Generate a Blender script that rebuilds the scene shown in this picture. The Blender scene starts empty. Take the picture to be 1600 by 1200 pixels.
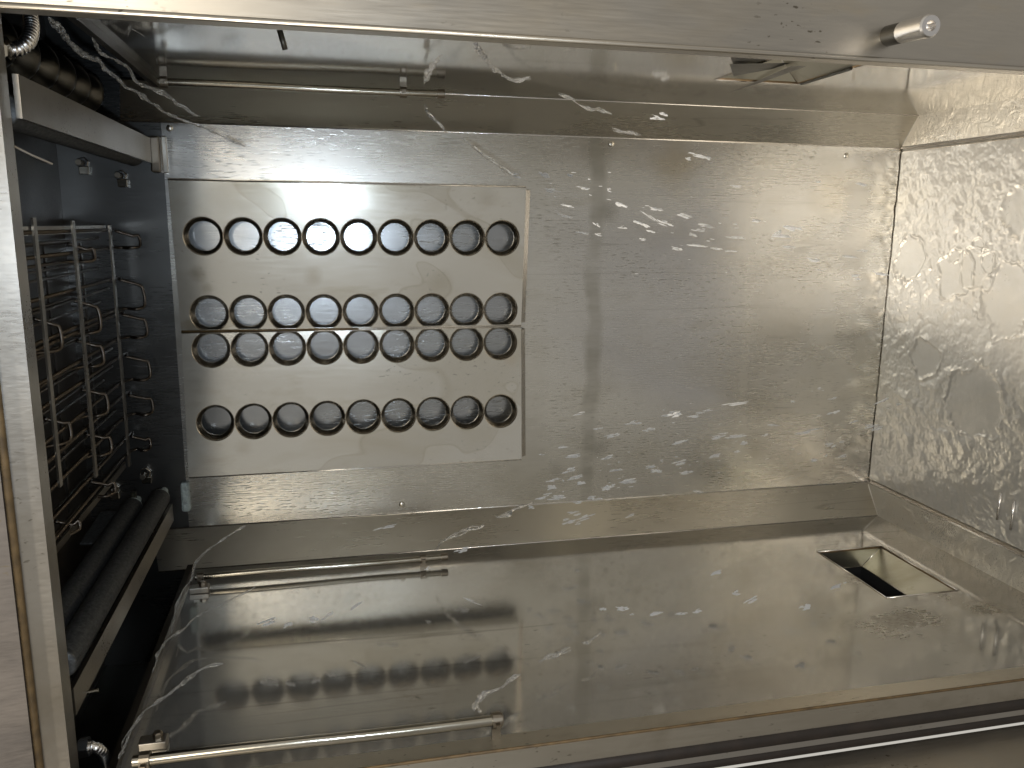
import bpy, bmesh, math, random
from mathutils import Vector, Matrix, noise
random.seed(7)
S = bpy.context.scene
COL = S.collection
# ------------------------------------------------------------------ camera
# measuring axes: a = down towards the chamber floor, b = towards its right wall, c = depth; world = (b, c, H-a)
H = 0.90
RX, RY, RZ, F = 0.1971, -0.2243, 0.0107, 1268.99
def _rot():
    c, s = math.cos, math.sin
    X = Matrix(((1,0,0),(0,c(RX),-s(RX)),(0,s(RX),c(RX))))
    Y = Matrix(((c(RY),0,s(RY)),(0,1,0),(-s(RY),0,c(RY))))
    Z = Matrix(((c(RZ),-s(RZ),0),(s(RZ),c(RZ),0),(0,0,1)))
    return X @ Y @ Z
RM = _rot()
def W(a, b, c): return Vector((b, c, H - a))
def dirw(row):                       # camera row (a,-b,c) -> world direction
    return Vector((-row[1], row[2], -row[0]))
cam_d = bpy.data.cameras.new('camera'); cam = bpy.data.objects.new('camera', cam_d); COL.objects.link(cam)
cr, cdn, cf = dirw(RM[0]), dirw(RM[1]), dirw(RM[2])
M = Matrix((cr, -cdn, -cf)).transposed().to_4x4(); M.translation = W(0,0,0)
cam.matrix_world = M
cam_d.sensor_width = 36; cam_d.lens = F/1600*36; cam_d.clip_start = 0.01; cam_d.clip_end = 100
S.camera = cam
# ------------------------------------------------------------------ world, lamps, exposure
w = bpy.data.worlds.new('World'); S.world = w; w.use_nodes = True
nt = w.node_tree; bg = nt.nodes['Background']
tc = nt.nodes.new('ShaderNodeTexCoord'); sx = nt.nodes.new('ShaderNodeSeparateXYZ'); nt.links.new(tc.outputs['Generated'], sx.inputs[0])
def wmath(op, x, y):
    n = nt.nodes.new('ShaderNodeMath'); n.operation = op
    for i, v in enumerate((x, y)):
        if isinstance(v, (int, float)): n.inputs[i].default_value = v
        else: nt.links.new(v, n.inputs[i])
    return n.outputs[0]
ex = wmath('POWER', wmath('ABSOLUTE', wmath('DIVIDE', wmath('SUBTRACT', sx.outputs[0], .02), .34), 1), 2)
ez = wmath('POWER', wmath('ABSOLUTE', wmath('DIVIDE', wmath('ADD', sx.outputs[2], .30), .52), 1), 2)
rr = wmath('ADD', ex, ez)
nz = nt.nodes.new('ShaderNodeTexNoise'); nz.inputs['Scale'].default_value = 2.2; nz.inputs['Detail'].default_value = 2
nt.links.new(tc.outputs['Generated'], nz.inputs['Vector'])
fac = wmath('ADD', wmath('MULTIPLY', rr, .5), wmath('MULTIPLY', wmath('SUBTRACT', nz.outputs['Fac'], .5), .8))
rp = nt.nodes.new('ShaderNodeValToRGB'); nt.links.new(fac, rp.inputs['Fac'])
rp.color_ramp.elements[0].position = 0.30; rp.color_ramp.elements[0].color = (0.50, 0.485, 0.46, 1)
rp.color_ramp.elements[1].position = 0.62; rp.color_ramp.elements[1].color = (0.78, 0.745, 0.67, 1)
nt.links.new(rp.outputs['Color'], bg.inputs['Color']); bg.inputs['Strength'].default_value = 0.66
def lamp(name, kind, loc, power, col, size=None, target=None):
    l = bpy.data.lights.new(name, kind); l.energy = power; l.color = col
    o = bpy.data.objects.new(name, l); COL.objects.link(o); o.location = loc
    if kind == 'AREA':
        l.shape = 'RECTANGLE'; l.size, l.size_y = size
        o.rotation_euler = (target - loc).to_track_quat('-Z', 'Y').to_euler()
    else: l.shadow_soft_size = size
    return o
lamp('room_ceiling_lamp', 'AREA', W(-2.0, -1.22, -0.7), 135, (1.0, 0.91, 0.78), (0.11, 0.11), W(.85, -.05, .9))
lamp('panel_fill_lamp', 'AREA', W(-.75, .42, -1.3), 15, (1.0, 0.91, 0.76), (0.9, 0.7), W(.1, -.15, 1.1))  # unseen warm lamp, added to brighten the perforated panel
lamp('phone_torch', 'POINT', W(0.0, -0.040, 0.0), 7.5, (0.70, 0.84, 1.0), 0.010)
S.view_settings.view_transform = 'Standard'; S.view_settings.look = 'None'; S.view_settings.exposure = 0.08; S.view_settings.gamma = 1
S.render.engine = 'CYCLES'
S.cycles.use_denoising = True; S.cycles.max_bounces = 10; S.cycles.glossy_bounces = 8; S.cycles.transmission_bounces = 6
S.cycles.sample_clamp_indirect = 4; S.cycles.caustics_refractive = True; S.cycles.blur_glossy = 0.5

# ------------------------------------------------------------------ back-projection on real planes
def ray(px, py):
    q = Vector(((px-800)/F, (py-600)/F, 1)); v = RM.transposed() @ q
    return Vector((v[0], -v[1], v[2]))            # a, b, c
def onc(px, py, c): r = ray(px, py); return tuple(r * (c / r[2]))
def onb(px, py, b): r = ray(px, py); return tuple(r * (b / r[1]))
def ona(px, py, a): r = ray(px, py); return tuple(r * (a / r[0]))

# ------------------------------------------------------------------ materials
def steel(name, col=(.56,.54,.50), rough=.28, brush=.12, wave=.003, wscale=5, stain=.35, stain_col=(.30,.27,.20), dash=0.0,
          line=0.0, tint=None, speck=0.0, metal=1.0, film=0.0, film_dir=(1,1,1), bands=(), patches=(), lw=.0035, spots=0, where='side'):
    m = bpy.data.materials.new(name); m.use_nodes = True; t = m.node_tree; N = t.nodes; L = t.links
    bs = N['Principled BSDF']; bs.inputs['Metallic'].default_value = metal
    tc = N.new('ShaderNodeTexCoord')
    def mp(s):
        n = N.new('ShaderNodeMapping'); n.inputs['Scale'].default_value = s; L.new(tc.outputs['Object'], n.inputs['Vector']); return n.outputs['Vector']
    def nz(s, sc, det=3, rg=.5, dist=0):
        n = N.new('ShaderNodeTexNoise'); n.inputs['Scale'].default_value = sc; n.inputs['Detail'].default_value = det
        n.inputs['Roughness'].default_value = rg; n.inputs['Distortion'].default_value = dist
        L.new(mp(s), n.inputs['Vector']); return n.outputs['Fac']
    def mr(v, a, b, c=0, d=1):
        n = N.new('ShaderNodeMapRange'); L.new(v, n.inputs[0])
        for i, x in enumerate((a, b, c, d)): n.inputs[i+1].default_value = x
        return n.outputs[0]
    def ma(op, x, y=None):
        n = N.new('ShaderNodeMath'); n.operation = op
        for i, v in enumerate((x, y)):
            if v is None: continue
            if isinstance(v, (int, float)): n.inputs[i].default_value = v
            else: L.new(v, n.inputs[i])
        return n.outputs[0]
    def mix(f, x, y):
        n = N.new('ShaderNodeMix'); n.data_type = 'RGBA'; L.new(f, n.inputs[0])
        for i, v in ((6, x), (7, y)):
            if isinstance(v, tuple): n.inputs[i].default_value = (*v, 1)
            else: L.new(v, n.inputs[i])
        return n.outputs[2]
    # stains: big soft blotches + smaller patchy water marks
    s1 = mr(nz((1,1,.55), 7, 5, .6, .6), .50, .72)
    s2 = mr(nz((1,1,.35), 26, 4, .65, .3), .55, .72)
    dirt = ma('MAXIMUM', s1, ma('MULTIPLY', s2, .7))
    c = mix(ma('MULTIPLY', dirt, stain), col, stain_col)
    if tint: c = mix(mr(nz((1,1,.5), 3.3, 2), .42, .60), c, mix(ma('MULTIPLY', dirt, stain*.8), tint, stain_col))
    fine = nz((1,1,.06), 480, 2, .6)                        # brushing runs up and down the cabinet
    rgh = ma('ADD', rough, ma('MULTIPLY', ma('SUBTRACT', nz((1,1,.4), 10, 3, .5), .5), rough*.8))
    rgh = ma('ADD', rgh, ma('MULTIPLY', ma('SUBTRACT', fine, .5), rough*.5))
    h = ma('MULTIPLY', fine, brush*.001)
    h = ma('ADD', h, ma('MULTIPLY', nz((1,1,.6), wscale, 1.5, .4), wave))
    if dash:                                                # short etched dashes along the grain
        d = ma('MULTIPLY', mr(nz((1,1,.16), 420, 2, .6), .56, .72), mr(nz((1,1,.6), 8, 3), .46, .62))
        c = mix(ma('MULTIPLY', d, dash), c, (.16,.15,.13)); rgh = ma('ADD', rgh, ma('MULTIPLY', d, .15))
        h = ma('SUBTRACT', h, ma('MULTIPLY', d, .00015))
    if line:                                                # wandering dried run marks
        n1 = nz((1,1,.022), 26, 1.5, .5, .12)
        l = ma('SUBTRACT', 1, mr(ma('ABSOLUTE', ma('SUBTRACT', n1, .52)), .0, lw))
        l = ma('MULTIPLY', l, mr(nz((1,1,.4), 3.5, 2), .42, .56))
        c = mix(ma('MULTIPLY', l, line), c, (.20,.185,.15))
    for (z0, wd_, col_, k_) in bands:                       # old water-line stains across the grain
        n = N.new('ShaderNodeSeparateXYZ'); L.new(tc.outputs['Object'], n.inputs[0])
        z = ma('ADD', n.outputs[2], ma('MULTIPLY', ma('SUBTRACT', nz((1,1,1), 14, 3), .5), .03))
        b_ = ma('SUBTRACT', 1, mr(ma('ABSOLUTE', ma('SUBTRACT', z, z0)), wd_*.4, wd_))
        b_ = ma('MULTIPLY', b_, mr(nz((1,1,.2), 30, 4, .7), .35, .65, .25, 1))
        c = mix(ma('MULTIPLY', b_, k_), c, col_); rgh = ma('ADD', rgh, ma('MULTIPLY', b_, .1*k_))
    for (px, py, rad_, col_, k_) in patches:                # speckled grime burnt on around the drain hole
        q = W(*onb(px, py, -.4665)) - W(.888, -.15, .9) if where == 'side' else W(*onc(px, py, 1.116)) - W(.05, -.15, 1.13) if where == 'panel' else W(*onc(px, py, 1.15)) - W(.888, -.15, .9)
        n = N.new('ShaderNodeVectorMath'); n.operation = 'DISTANCE'; L.new(tc.outputs['Object'], n.inputs[0]); n.inputs[1].default_value = tuple(q)
        d = ma('ADD', n.outputs['Value'], ma('MULTIPLY', ma('SUBTRACT', nz((1,1,.5), 22, 3), .5), rad_*1.4))
        k = ma('MULTIPLY', mr(d, rad_*.2, rad_, 1, 0), mr(nz((1,1,.6), 190, 3, .7), .40, .62, .45 if where == 'side' else .8, 1))
        c = mix(ma('MULTIPLY', k, k_), c, col_); rgh = ma('ADD', rgh, ma('MULTIPLY', k, .3 if where == 'side' else 0.0))
    if spots:
        v = N.new('ShaderNodeTexVoronoi'); v.inputs['Scale'].default_value = 16; L.new(mp((1,.02,1)), v.inputs['Vector'])
        k = mr(ma('ADD', v.outputs['Distance'], ma('MULTIPLY', nz((1,1,1), 60, 2), .12)), .17, .20, 1, 0)
        sc_ = N.new('ShaderNodeSeparateXYZ'); L.new(v.outputs['Color'], sc_.inputs[0])
        k = ma('MULTIPLY', k, mr(sc_.outputs[0], .72, .76))
        c = mix(ma('MULTIPLY', k, spots), c, (.33,.32,.28))
        # tide marks
        n1 = nz((1,1,.8), 5, 2, .5, .8); l = ma('SUBTRACT', 1, mr(ma('ABSOLUTE', ma('SUBTRACT', n1, .56)), .0, .005))
        c = mix(ma('MULTIPLY', l, .4), c, (.42,.37,.27)); c = mix(ma('MULTIPLY', mr(n1, .56, .565), .22), c, (.46,.42,.33))
    if speck:
        sp = ma('MULTIPLY', mr(nz((1,1,.5), 260, 2), .66, .72), mr(nz((1,1,1), 5, 3), .5, .6))
        c = mix(ma('MULTIPLY', sp, speck), c, (.10,.085,.06))
    if film:
        n = nz(film_dir, 60, 4, .6, 1.2); h = ma('ADD', h, ma('MULTIPLY', n, film))
    bm_ = N.new('ShaderNodeBump'); bm_.inputs['Distance'].default_value = 1.0; bm_.inputs['Strength'].default_value = 1
    L.new(h, bm_.inputs['Height'])
    L.new(c, bs.inputs['Base Color']); L.new(rgh, bs.inputs['Roughness']); L.new(bm_.outputs[0], bs.inputs['Normal'])
    return m
def plain(name, col, rough=.5, metal=0, bump=0, bscale=80):
    m = bpy.data.materials.new(name); m.use_nodes = True; t = m.node_tree; N = t.nodes; L = t.links
    bs = N['Principled BSDF']; bs.inputs['Metallic'].default_value = metal; bs.inputs['Roughness'].default_value = rough
    tc = N.new('ShaderNodeTexCoord'); n = N.new('ShaderNodeTexNoise'); n.inputs['Scale'].default_value = bscale; n.inputs['Detail'].default_value = 4
    L.new(tc.outputs['Object'], n.inputs['Vector'])
    r = N.new('ShaderNodeValToRGB'); L.new(n.outputs['Fac'], r.inputs['Fac'])
    r.color_ramp.elements[0].position = .3; r.color_ramp.elements[1].position = .7
    r.color_ramp.elements[0].color = (*[x*.6 for x in col], 1); r.color_ramp.elements[1].color = (*[min(1,x*1.25) for x in col], 1)
    L.new(r.outputs[0], bs.inputs['Base Color'])
    if bump:
        b = N.new('ShaderNodeBump'); b.inputs['Distance'].default_value = bump; L.new(n.outputs['Fac'], b.inputs['Height']); L.new(b.outputs[0], bs.inputs['Normal'])
    return m
MT = {
 'back':   steel('back_wall_steel', (.68,.65,.58), .26, .06, .0007, 5, .40, (.44,.40,.31), dash=.75, line=.3, tint=(.58,.56,.53),
    bands=((.50,.016,(.33,.31,.26),.75),(.245,.010,(.72,.69,.61),.2),(.60,.035,(.46,.43,.36),.4),(.07,.03,(.50,.48,.45),.4)), where='back',
    patches=[(1060,255,.045,(.50,.43,.30),.6),(930,240,.03,(.40,.37,.30),.6),(1180,700,.03,(.42,.39,.33),.5),(935,700,.02,(.40,.38,.33),.6),(950,330,.02,(.36,.34,.29),.6),(1300,300,.05,(.56,.50,.40),.4),(870,735,.02,(.42,.40,.35),.5),(540,770,.02,(.44,.43,.40),.5),(370,215,.02,(.30,.30,.29),.6),(700,215,.03,(.45,.44,.41),.4)]),
 'side':   steel('side_wall_steel', (.52,.505,.47), .085, .010, .0017, 3.0, .40, (.36,.33,.28), line=.6, lw=.010, speck=.5, metal=.86,
    patches=[(1440,968,.060,(.17,.145,.10),.6),(1385,985,.055,(.24,.21,.16),.45),(1480,935,.03,(.2,.17,.12),.6),(1540,950,.035,(.2,.17,.11),.7),(1330,905,.03,(.2,.18,.14),.5),(1470,1072,.02,(.22,.12,.07),.9)]),
 'chamf':  steel('corner_strip_steel', (.58,.555,.50), .30, .07, .0012, 5, .35, (.36,.33,.27), line=.4),
 'panel':  steel('panel_steel', (.75,.72,.64), .16, .02, .0075, 4.2, .55, (.50,.44,.31), tint=(.64,.615,.55), spots=.8, where='panel',
    patches=[(308,428,.014,(.34,.30,.22),.7),(322,452,.010,(.36,.32,.24),.6),(300,508,.016,(.30,.22,.09),.8),(345,512,.014,(.32,.24,.10),.7),(395,512,.012,(.36,.29,.15),.6),(455,514,.012,(.38,.32,.2),.5),(490,432,.016,(.48,.43,.33),.6),(690,440,.018,(.50,.46,.37),.5),(798,560,.012,(.56,.46,.34),.5),(620,514,.010,(.36,.32,.24),.6),(700,512,.010,(.36,.32,.24),.6),(730,665,.012,(.50,.44,.32),.6),(380,700,.016,(.50,.45,.35),.4),(760,310,.02,(.50,.46,.38),.5)], speck=.4, metal=.78),
 'floor':  steel('floor_steel', (.74,.68,.56), .24, .05, .0012, 5, .30, (.50,.43,.30), speck=.7),
 'frame':  steel('frame_steel', (.40,.372,.33), .36, .06, .0008, 6, .40, (.46,.38,.26), speck=.8),
 'jamb':   steel('jamb_steel', (.34,.315,.28), .33, .06, .0010, 8, .6, (.24,.21,.16), speck=.6),
 'tube':   steel('pipe_steel', (.42,.39,.33), .18, .02, .0, 5, .7, (.20,.17,.11)),
 'bar':    steel('rack_steel', (.26,.225,.18), .32, .05, .0, 5, .6, (.20,.16,.11)),
 'bright': steel('bright_steel', (.78,.76,.74), .22, .02, .0, 5, .2),
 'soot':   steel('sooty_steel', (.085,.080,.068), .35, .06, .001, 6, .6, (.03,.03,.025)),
 'upper':  steel('shaded_wall_steel', (.15,.147,.14), .30, .03, .001, 6, .5, (.12,.12,.11)),  # back wall steel darkened: shade of the unlit recess put into the colour
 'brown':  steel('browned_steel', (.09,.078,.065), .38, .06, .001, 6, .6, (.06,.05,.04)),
 'fin':    plain('fin_grey', (.075,.075,.073), .5, .6, .0005, 300),
 'rubber': plain('black_rubber', (.016,.010,.007), .6, 0, .0004, 60),
 'grime':  plain('brown_grime', (.12,.075,.03), .6, 0, .0006, 90),
 'scale':  plain('pale_scale', (.34,.38,.36), .8, 0, .003, 160),
 'margin': steel('wet_margin_steel', (.50,.47,.41), .30, .0, .0006, 8, .3, (.5,.42,.3), speck=.7, metal=.6, film=.0012),
 'framelit': steel('worn_lit_frame_steel', (.52,.485,.42), .32, .06, .0012, 9, .6, (.30,.26,.20), speck=.5),  # worn frame steel made lighter: light on the lower strip put into the colour
 'framedark': steel('outer_frame_steel', (.10,.092,.088), .5, .05, .0008, 6, .3, (.24,.21,.18), speck=.6),
 'rod': steel('rack_rod_steel', (.11,.092,.075), .36, .05, .0, 5, .6, (.10,.08,.06)),
 'hole_shade': steel('hole_shade_steel', (.37,.375,.375), .24, .06, .0007, 5, .5, (.24,.24,.22), dash=.8),  # darker wall steel, paints the shade seen through the panel holes
 'funnel': steel('funnel_steel', (.44,.42,.35), .36, .03, .001, 8, .9, (.22,.20,.12), speck=.6, metal=.9),
 'black':  plain('black_void', (.012,.012,.012), .6, 0),
}
wm = bpy.data.materials.new('water'); wm.use_nodes = True
bs = wm.node_tree.nodes['Principled BSDF']; bs.inputs['Transmission Weight'].default_value = .72; bs.inputs['IOR'].default_value = 1.33
bs.inputs['Roughness'].default_value = 0.0; bs.inputs['Base Color'].default_value = (1,1,1,1)
_n = wm.node_tree.nodes.new('ShaderNodeTexNoise'); _n.inputs['Scale'].default_value = 260; _n.inputs['Detail'].default_value = 2
_b = wm.node_tree.nodes.new('ShaderNodeBump'); _b.inputs['Distance'].default_value = .0015
_t = wm.node_tree.nodes.new('ShaderNodeTexCoord'); wm.node_tree.links.new(_t.outputs['Object'], _n.inputs['Vector'])
wm.node_tree.links.new(_n.outputs['Fac'], _b.inputs['Height']); wm.node_tree.links.new(_b.outputs[0], bs.inputs['Normal'])
MT['water'] = wm

fm = wm.copy(); fm.name = 'glint_white_water'; MT['glint'] = fm
fm.node_tree.nodes['Principled BSDF'].inputs['Transmission Weight'].default_value = .15  # mostly opaque white: highlights of the drops put into the colour
bs.inputs['Transmission Weight'].default_value = .94
# ------------------------------------------------------------------ mesh helpers
class MB:
    def __init__(s): s.v = []; s.f = []; s.sm = []
    def quad(s, p0, p1, p2, p3, n=(1,1)):
        nu, nv = n; base = len(s.v); p0, p1, p2, p3 = map(Vector, (p0,p1,p2,p3))
        for j in range(nv+1):
            for i in range(nu+1):
                u, v = i/nu, j/nv
                s.v.append((p0*(1-u)+p1*u)*(1-v) + (p3*(1-u)+p2*u)*v)
        for j in range(nv):
            for i in range(nu):
                q = base+j*(nu+1)+i; s.f.append((q, q+1, q+nu+2, q+nu+1))
        return s
    def box(s, c, h, ax=None):      # centre, half sizes, axes
        c = Vector(c); ax = ax or (Vector((1,0,0)), Vector((0,1,0)), Vector((0,0,1))); b = len(s.v)
        for z in (-1,1):
            for x, y in ((-1,-1),(1,-1),(1,1),(-1,1)):
                s.v.append(c + ax[0]*h[0]*x + ax[1]*h[1]*y + ax[2]*h[2]*z)
        for f in ((3,2,1,0),(4,5,6,7),(0,1,5,4),(1,2,6,5),(2,3,7,6),(3,0,4,7)): s.f.append(tuple(b+i for i in f))
        return s
    def beam(s, p0, p1, wdt, thk, up):
        p0, p1 = Vector(p0), Vector(p1); z = (p1-p0).normalized(); x = Vector(up).cross(z).normalized(); y = z.cross(x)
        return s.box((p0+p1)/2, (thk/2, wdt/2, (p1-p0).length/2), (x, y, z))
    def tube(s, pts, r, n=12, cap=True, rf=None):
        pts = [Vector(p) for p in pts]; b = len(s.v); nrm = None
        for i, p in enumerate(pts):
            d = (pts[min(i+1, len(pts)-1)] - pts[max(i-1, 0)]).normalized()
            if nrm is None: nrm = d.orthogonal().normalized()
            nrm = (nrm - d*nrm.dot(d)).normalized(); bn = d.cross(nrm)
            rr = r if rf is None else rf(i)
            for k in range(n):
                t = 2*math.pi*k/n; s.v.append(p + (nrm*math.cos(t)+bn*math.sin(t))*rr)
        for i in range(len(pts)-1):
            for k in range(n):
                k2 = (k+1) % n; s.f.append((b+i*n+k, b+i*n+k2, b+(i+1)*n+k2, b+(i+1)*n+k))
        if cap:
            s.f.append(tuple(b+k for k in range(n))[::-1]); s.f.append(tuple(b+(len(pts)-1)*n+k for k in range(n)))
        return s
    def lathe(s, p, d, prof, n=24):  # prof: (dist along d, radius)
        p = Vector(p); d = Vector(d).normalized(); x = d.orthogonal().normalized(); y = d.cross(x); b = len(s.v)
        for (t, r) in prof:
            for k in range(n):
                q = 2*math.pi*k/n; s.v.append(p + d*t + (x*math.cos(q)+y*math.sin(q))*r)
        for i in range(len(prof)-1):
            for k in range(n):
                k2 = (k+1) % n; s.f.append((b+i*n+k, b+i*n+k2, b+(i+1)*n+k2, b+(i+1)*n+k))
        return s
    def build(s, name, mat, parent=None, smooth=False, bevel=0, auto=None):
        me = bpy.data.meshes.new(name); off = parent['_o'] if parent is not None and '_o' in parent.keys() else None
        o0 = Vector(off) if off is not None else Vector((0,0,0))
        me.from_pydata([tuple(v-o0) for v in s.v], [], s.f); me.update()
        bm = bmesh.new(); bm.from_mesh(me); bmesh.ops.remove_doubles(bm, verts=bm.verts, dist=1e-6)
        if bevel: bmesh.ops.bevel(bm, geom=[e for e in bm.edges], offset=bevel, segments=2, profile=.5, affect='EDGES')
        bmesh.ops.recalc_face_normals(bm, faces=bm.faces); bm.to_mesh(me); bm.free()
        if smooth:
            for p in me.polygons: p.use_smooth = True
            if auto: me.set_sharp_from_angle(angle=math.radians(auto))
        me.materials.append(MT[mat] if isinstance(mat, str) else mat)
        o = bpy.data.objects.new(name, me); COL.objects.link(o)
        if parent is not None:
            o.parent = parent
            if off is not None: o['_o'] = tuple(off)
        return o
def tag(o, label=None, cat=None, group=None, kind=None):
    if label: o['label'] = label
    if cat: o['category'] = cat
    if group: o['group'] = group
    if kind: o['kind'] = kind
    return o
def thing(name, label, cat, loc=(0,0,0), group=None):
    o = bpy.data.objects.new(name, None); COL.objects.link(o); o.location = loc; o.empty_display_size = .05
    o['_o'] = tuple(loc); tag(o, label, cat, group); return o
def wq(mb, *pts, n=(1,1)): return mb.quad(*[W(*p) for p in pts], n=n)

# ------------------------------------------------------------------ the chamber
ZB = 1.150; CF = 0.640
a1, a2 = .888, .877
bA, bC, bB, bD = .1225, -.4223, .1657, -.4665
cB = 1.107
aT = -.190               # the side walls stop here; heater recess above
aC = -.3207              # recess ceiling
cab = thing('oven_cabinet', 'stainless steel oven chamber interior with drilled side vents, stained and wet', 'oven', W(.888, -.15, .9))
cab['label'] = 'large stained stainless steel oven chamber seen through its open doorway'
def at(mb, name, mat, **k): return mb.build(name, mat, cab, **k)
# back wall
m = MB(); wq(m, (-.197,bC,ZB),(a1,bC,ZB),(a1,bA,ZB),(-.197,bA,ZB)); at(m, 'back_wall', 'back')
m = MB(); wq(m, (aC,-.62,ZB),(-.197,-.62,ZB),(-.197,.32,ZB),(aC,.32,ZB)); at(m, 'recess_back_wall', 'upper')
for lo, la in (((bA,ZB,bB,cB), 1), ((bC,ZB,bD,cB), 2)):
    b0,c0,b1,c1 = lo
    m = MB(); wq(m, (aT-.055,b0,c0),(a1,b0,c0),(a2,b1,c1),(aT-.042,b1,c1)); at(m, 'corner_strip', 'chamf')
    m = MB(); m.tube([W(aT-.055,b0,c0),W(a1,b0,c0)], .0012, 8); m.tube([W(aT-.042,b1,c1),W(a2,b1,c1)], .0010, 8); at(m, 'weld_bead', 'bright', smooth=True)
# side walls with a rectangular vent cut-out
vent = [onb(x, y, bD) for x, y in ((1281,862),(1384,853),(1491,925),(1379,933))]
va0 = (vent[0][0]+vent[3][0])/2; va1 = (vent[1][0]+vent[2][0])/2; vc1 = (vent[0][2]+vent[1][2])/2; vc0 = (vent[2][2]+vent[3][2])/2
print('VENT', vent, va0, va1, vc0, vc1)
def side(b, out, va0, va1, vc0, vc1, slot):
    A = [aT, va0, va1, a2]; C = [CF, vc0, vc1, cB]; m = MB()
    for i in range(3):
        for j in range(3):
            if i == 1 and j == 1: continue
            wq(m, (A[i],b,C[j]),(A[i+1],b,C[j]),(A[i+1],b,C[j+1]),(A[i],b,C[j+1]))
    o = at(m, 'side_wall', 'side')
    # funnel: slanting sides down to a narrow slot
    d = .032*out; ia0, ia1, ic0, ic1 = slot
    R0 = [(va0,b,vc0),(va1,b,vc0),(va1,b,vc1),(va0,b,vc1)]; R1 = [(ia0,b+d,ic0),(ia1,b+d,ic0),(ia1,b+d,ic1),(ia0,b+d,ic1)]
    m = MB()
    for i in range(4): wq(m, R0[i], R0[(i+1)%4], R1[(i+1)%4], R1[i])
    fn = at(m, 'vent_funnel', 'funnel')
    m = MB(); wq(m, *[(p[0], p[1]+.06*out, p[2]) for p in R1])
    for i in range(4):
        p, q = R1[i], R1[(i+1)%4]; wq(m, p, q, (q[0],q[1]+.06*out,q[2]), (p[0],p[1]+.06*out,p[2]))
    m.build('vent_slot', 'black', fn).parent = fn
    m = MB()
    for i in range(4):
        m.tube([W(*R0[i]), W(*R0[(i+1)%4])], .0011, 6); m.tube([W(*R1[i]), W(*R1[(i+1)%4])], .0010, 6); m.tube([W(*R0[i]), W(*R1[i])], .0008, 6)
    at(m, 'vent_trim', 'bright', smooth=True)
    m = MB()
    for i in range(4): m.tube([W(*R0[i])+Vector((out*.001,0,0)), W(*R0[(i+1)%4])+Vector((out*.001,0,0))], .0019, 6)
    at(m, 'vent_sealant', 'grime', smooth=True)
    return o
k1 = onb(1357,884,bD-.032); k2 = onb(1408,933,bD-.032)
side(bD, -1, va0, va1, vc0, vc1, (va0-.004, (k1[0]+k2[0])/2, vc0-.002, k1[2]))
t1 = onb(1150,132,bB); t2 = onb(1247,131,bB); t3 = onb(1330,107,bB); print('TOPVENT', k1, k2, t1, t2, t3)
ta0, ta1, tc1, tc0 = t2[0]-(va1-va0), t2[0], t2[2], t2[2]-(vc1-vc0)
side(bB, 1, ta0, ta1, tc0, tc1, (ta0+.004, ta0+(ta1-ta0)*.5, tc0+.004, tc1-.03))
m = MB()
for dz in (0, .0012):
    m.quad(*[W(*onb(x, y, bB-.007-dz)) for x, y in ((1138,146),(1206,123),(1262,103),(1236,103))])
m.quad(*[W(*onb(x, y, bB-.004)) for x, y in ((1140,100),(1236,98),(1206,108),(1146,119))])
for o_ in ('trim',): m.tube([W(*onb(1252,131,bB-.001)), W(*onb(1330,107,bB-.001))], .0018, 8)
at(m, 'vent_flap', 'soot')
# floor pan and its raised margins
m = MB(); wq(m, (a1,bC,CF-.01),(a1,bC,ZB),(a1,bA,ZB),(a1,bA,CF-.01)); at(m, 'floor_pan', 'floor')
for b0, b1 in ((bA,bB),(bC,bD)):
    m = MB(); wq(m, (a1-.004,b0,CF-.01),(a1-.004,b0,ZB-.002),(a2,b1,cB),(a2,b1,CF-.01)); at(m, 'floor_margin', 'margin')
    m = MB(); s_ = 1 if b1 > b0 else -1
    m.beam(W(a1-.0035,b0,CF),W(a1-.0035,b0,ZB-.004), .004, .003, (0,0,1)); at(m, 'floor_joint', 'bright')
    m = MB(); m.beam(W(a1-.0012,b0-.0035*s_,CF),W(a1-.0012,b0-.0035*s_,ZB-.004), .0022, .0032, (0,0,1)); at(m, 'joint_gap', 'jamb')
m = MB(); m.tube([W(a1-.0005,bC,ZB-.0005), W(a1-.0005,bA,ZB-.0005)], .0009, 6); at(m, 'floor_seam', 'jamb', smooth=True)
# heater recess
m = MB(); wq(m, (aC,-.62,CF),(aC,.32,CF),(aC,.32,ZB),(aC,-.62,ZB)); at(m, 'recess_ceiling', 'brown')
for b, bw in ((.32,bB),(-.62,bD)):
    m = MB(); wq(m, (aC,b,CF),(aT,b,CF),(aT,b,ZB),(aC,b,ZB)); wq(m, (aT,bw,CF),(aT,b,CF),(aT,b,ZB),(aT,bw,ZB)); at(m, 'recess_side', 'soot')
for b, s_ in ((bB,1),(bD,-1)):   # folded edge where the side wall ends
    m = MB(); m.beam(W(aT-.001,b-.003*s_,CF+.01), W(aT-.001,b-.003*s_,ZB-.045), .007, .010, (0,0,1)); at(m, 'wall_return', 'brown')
# dimple rivets
for px, py, r in ((955,225,4),(628,788,4.5),(265,200,4),(1322,243,4)):
    p = onc(px, py, ZB); 
    if py < 210: p = onc(px, py, ZB)
    m = MB(); m.lathe(W(*p), (0,-1,0), [(-.001,.0045),(.0005,.0042),(.0016,.0025),(.0019,.0001)], 20); at(m, 'rivet', 'chamf', smooth=True)
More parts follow.
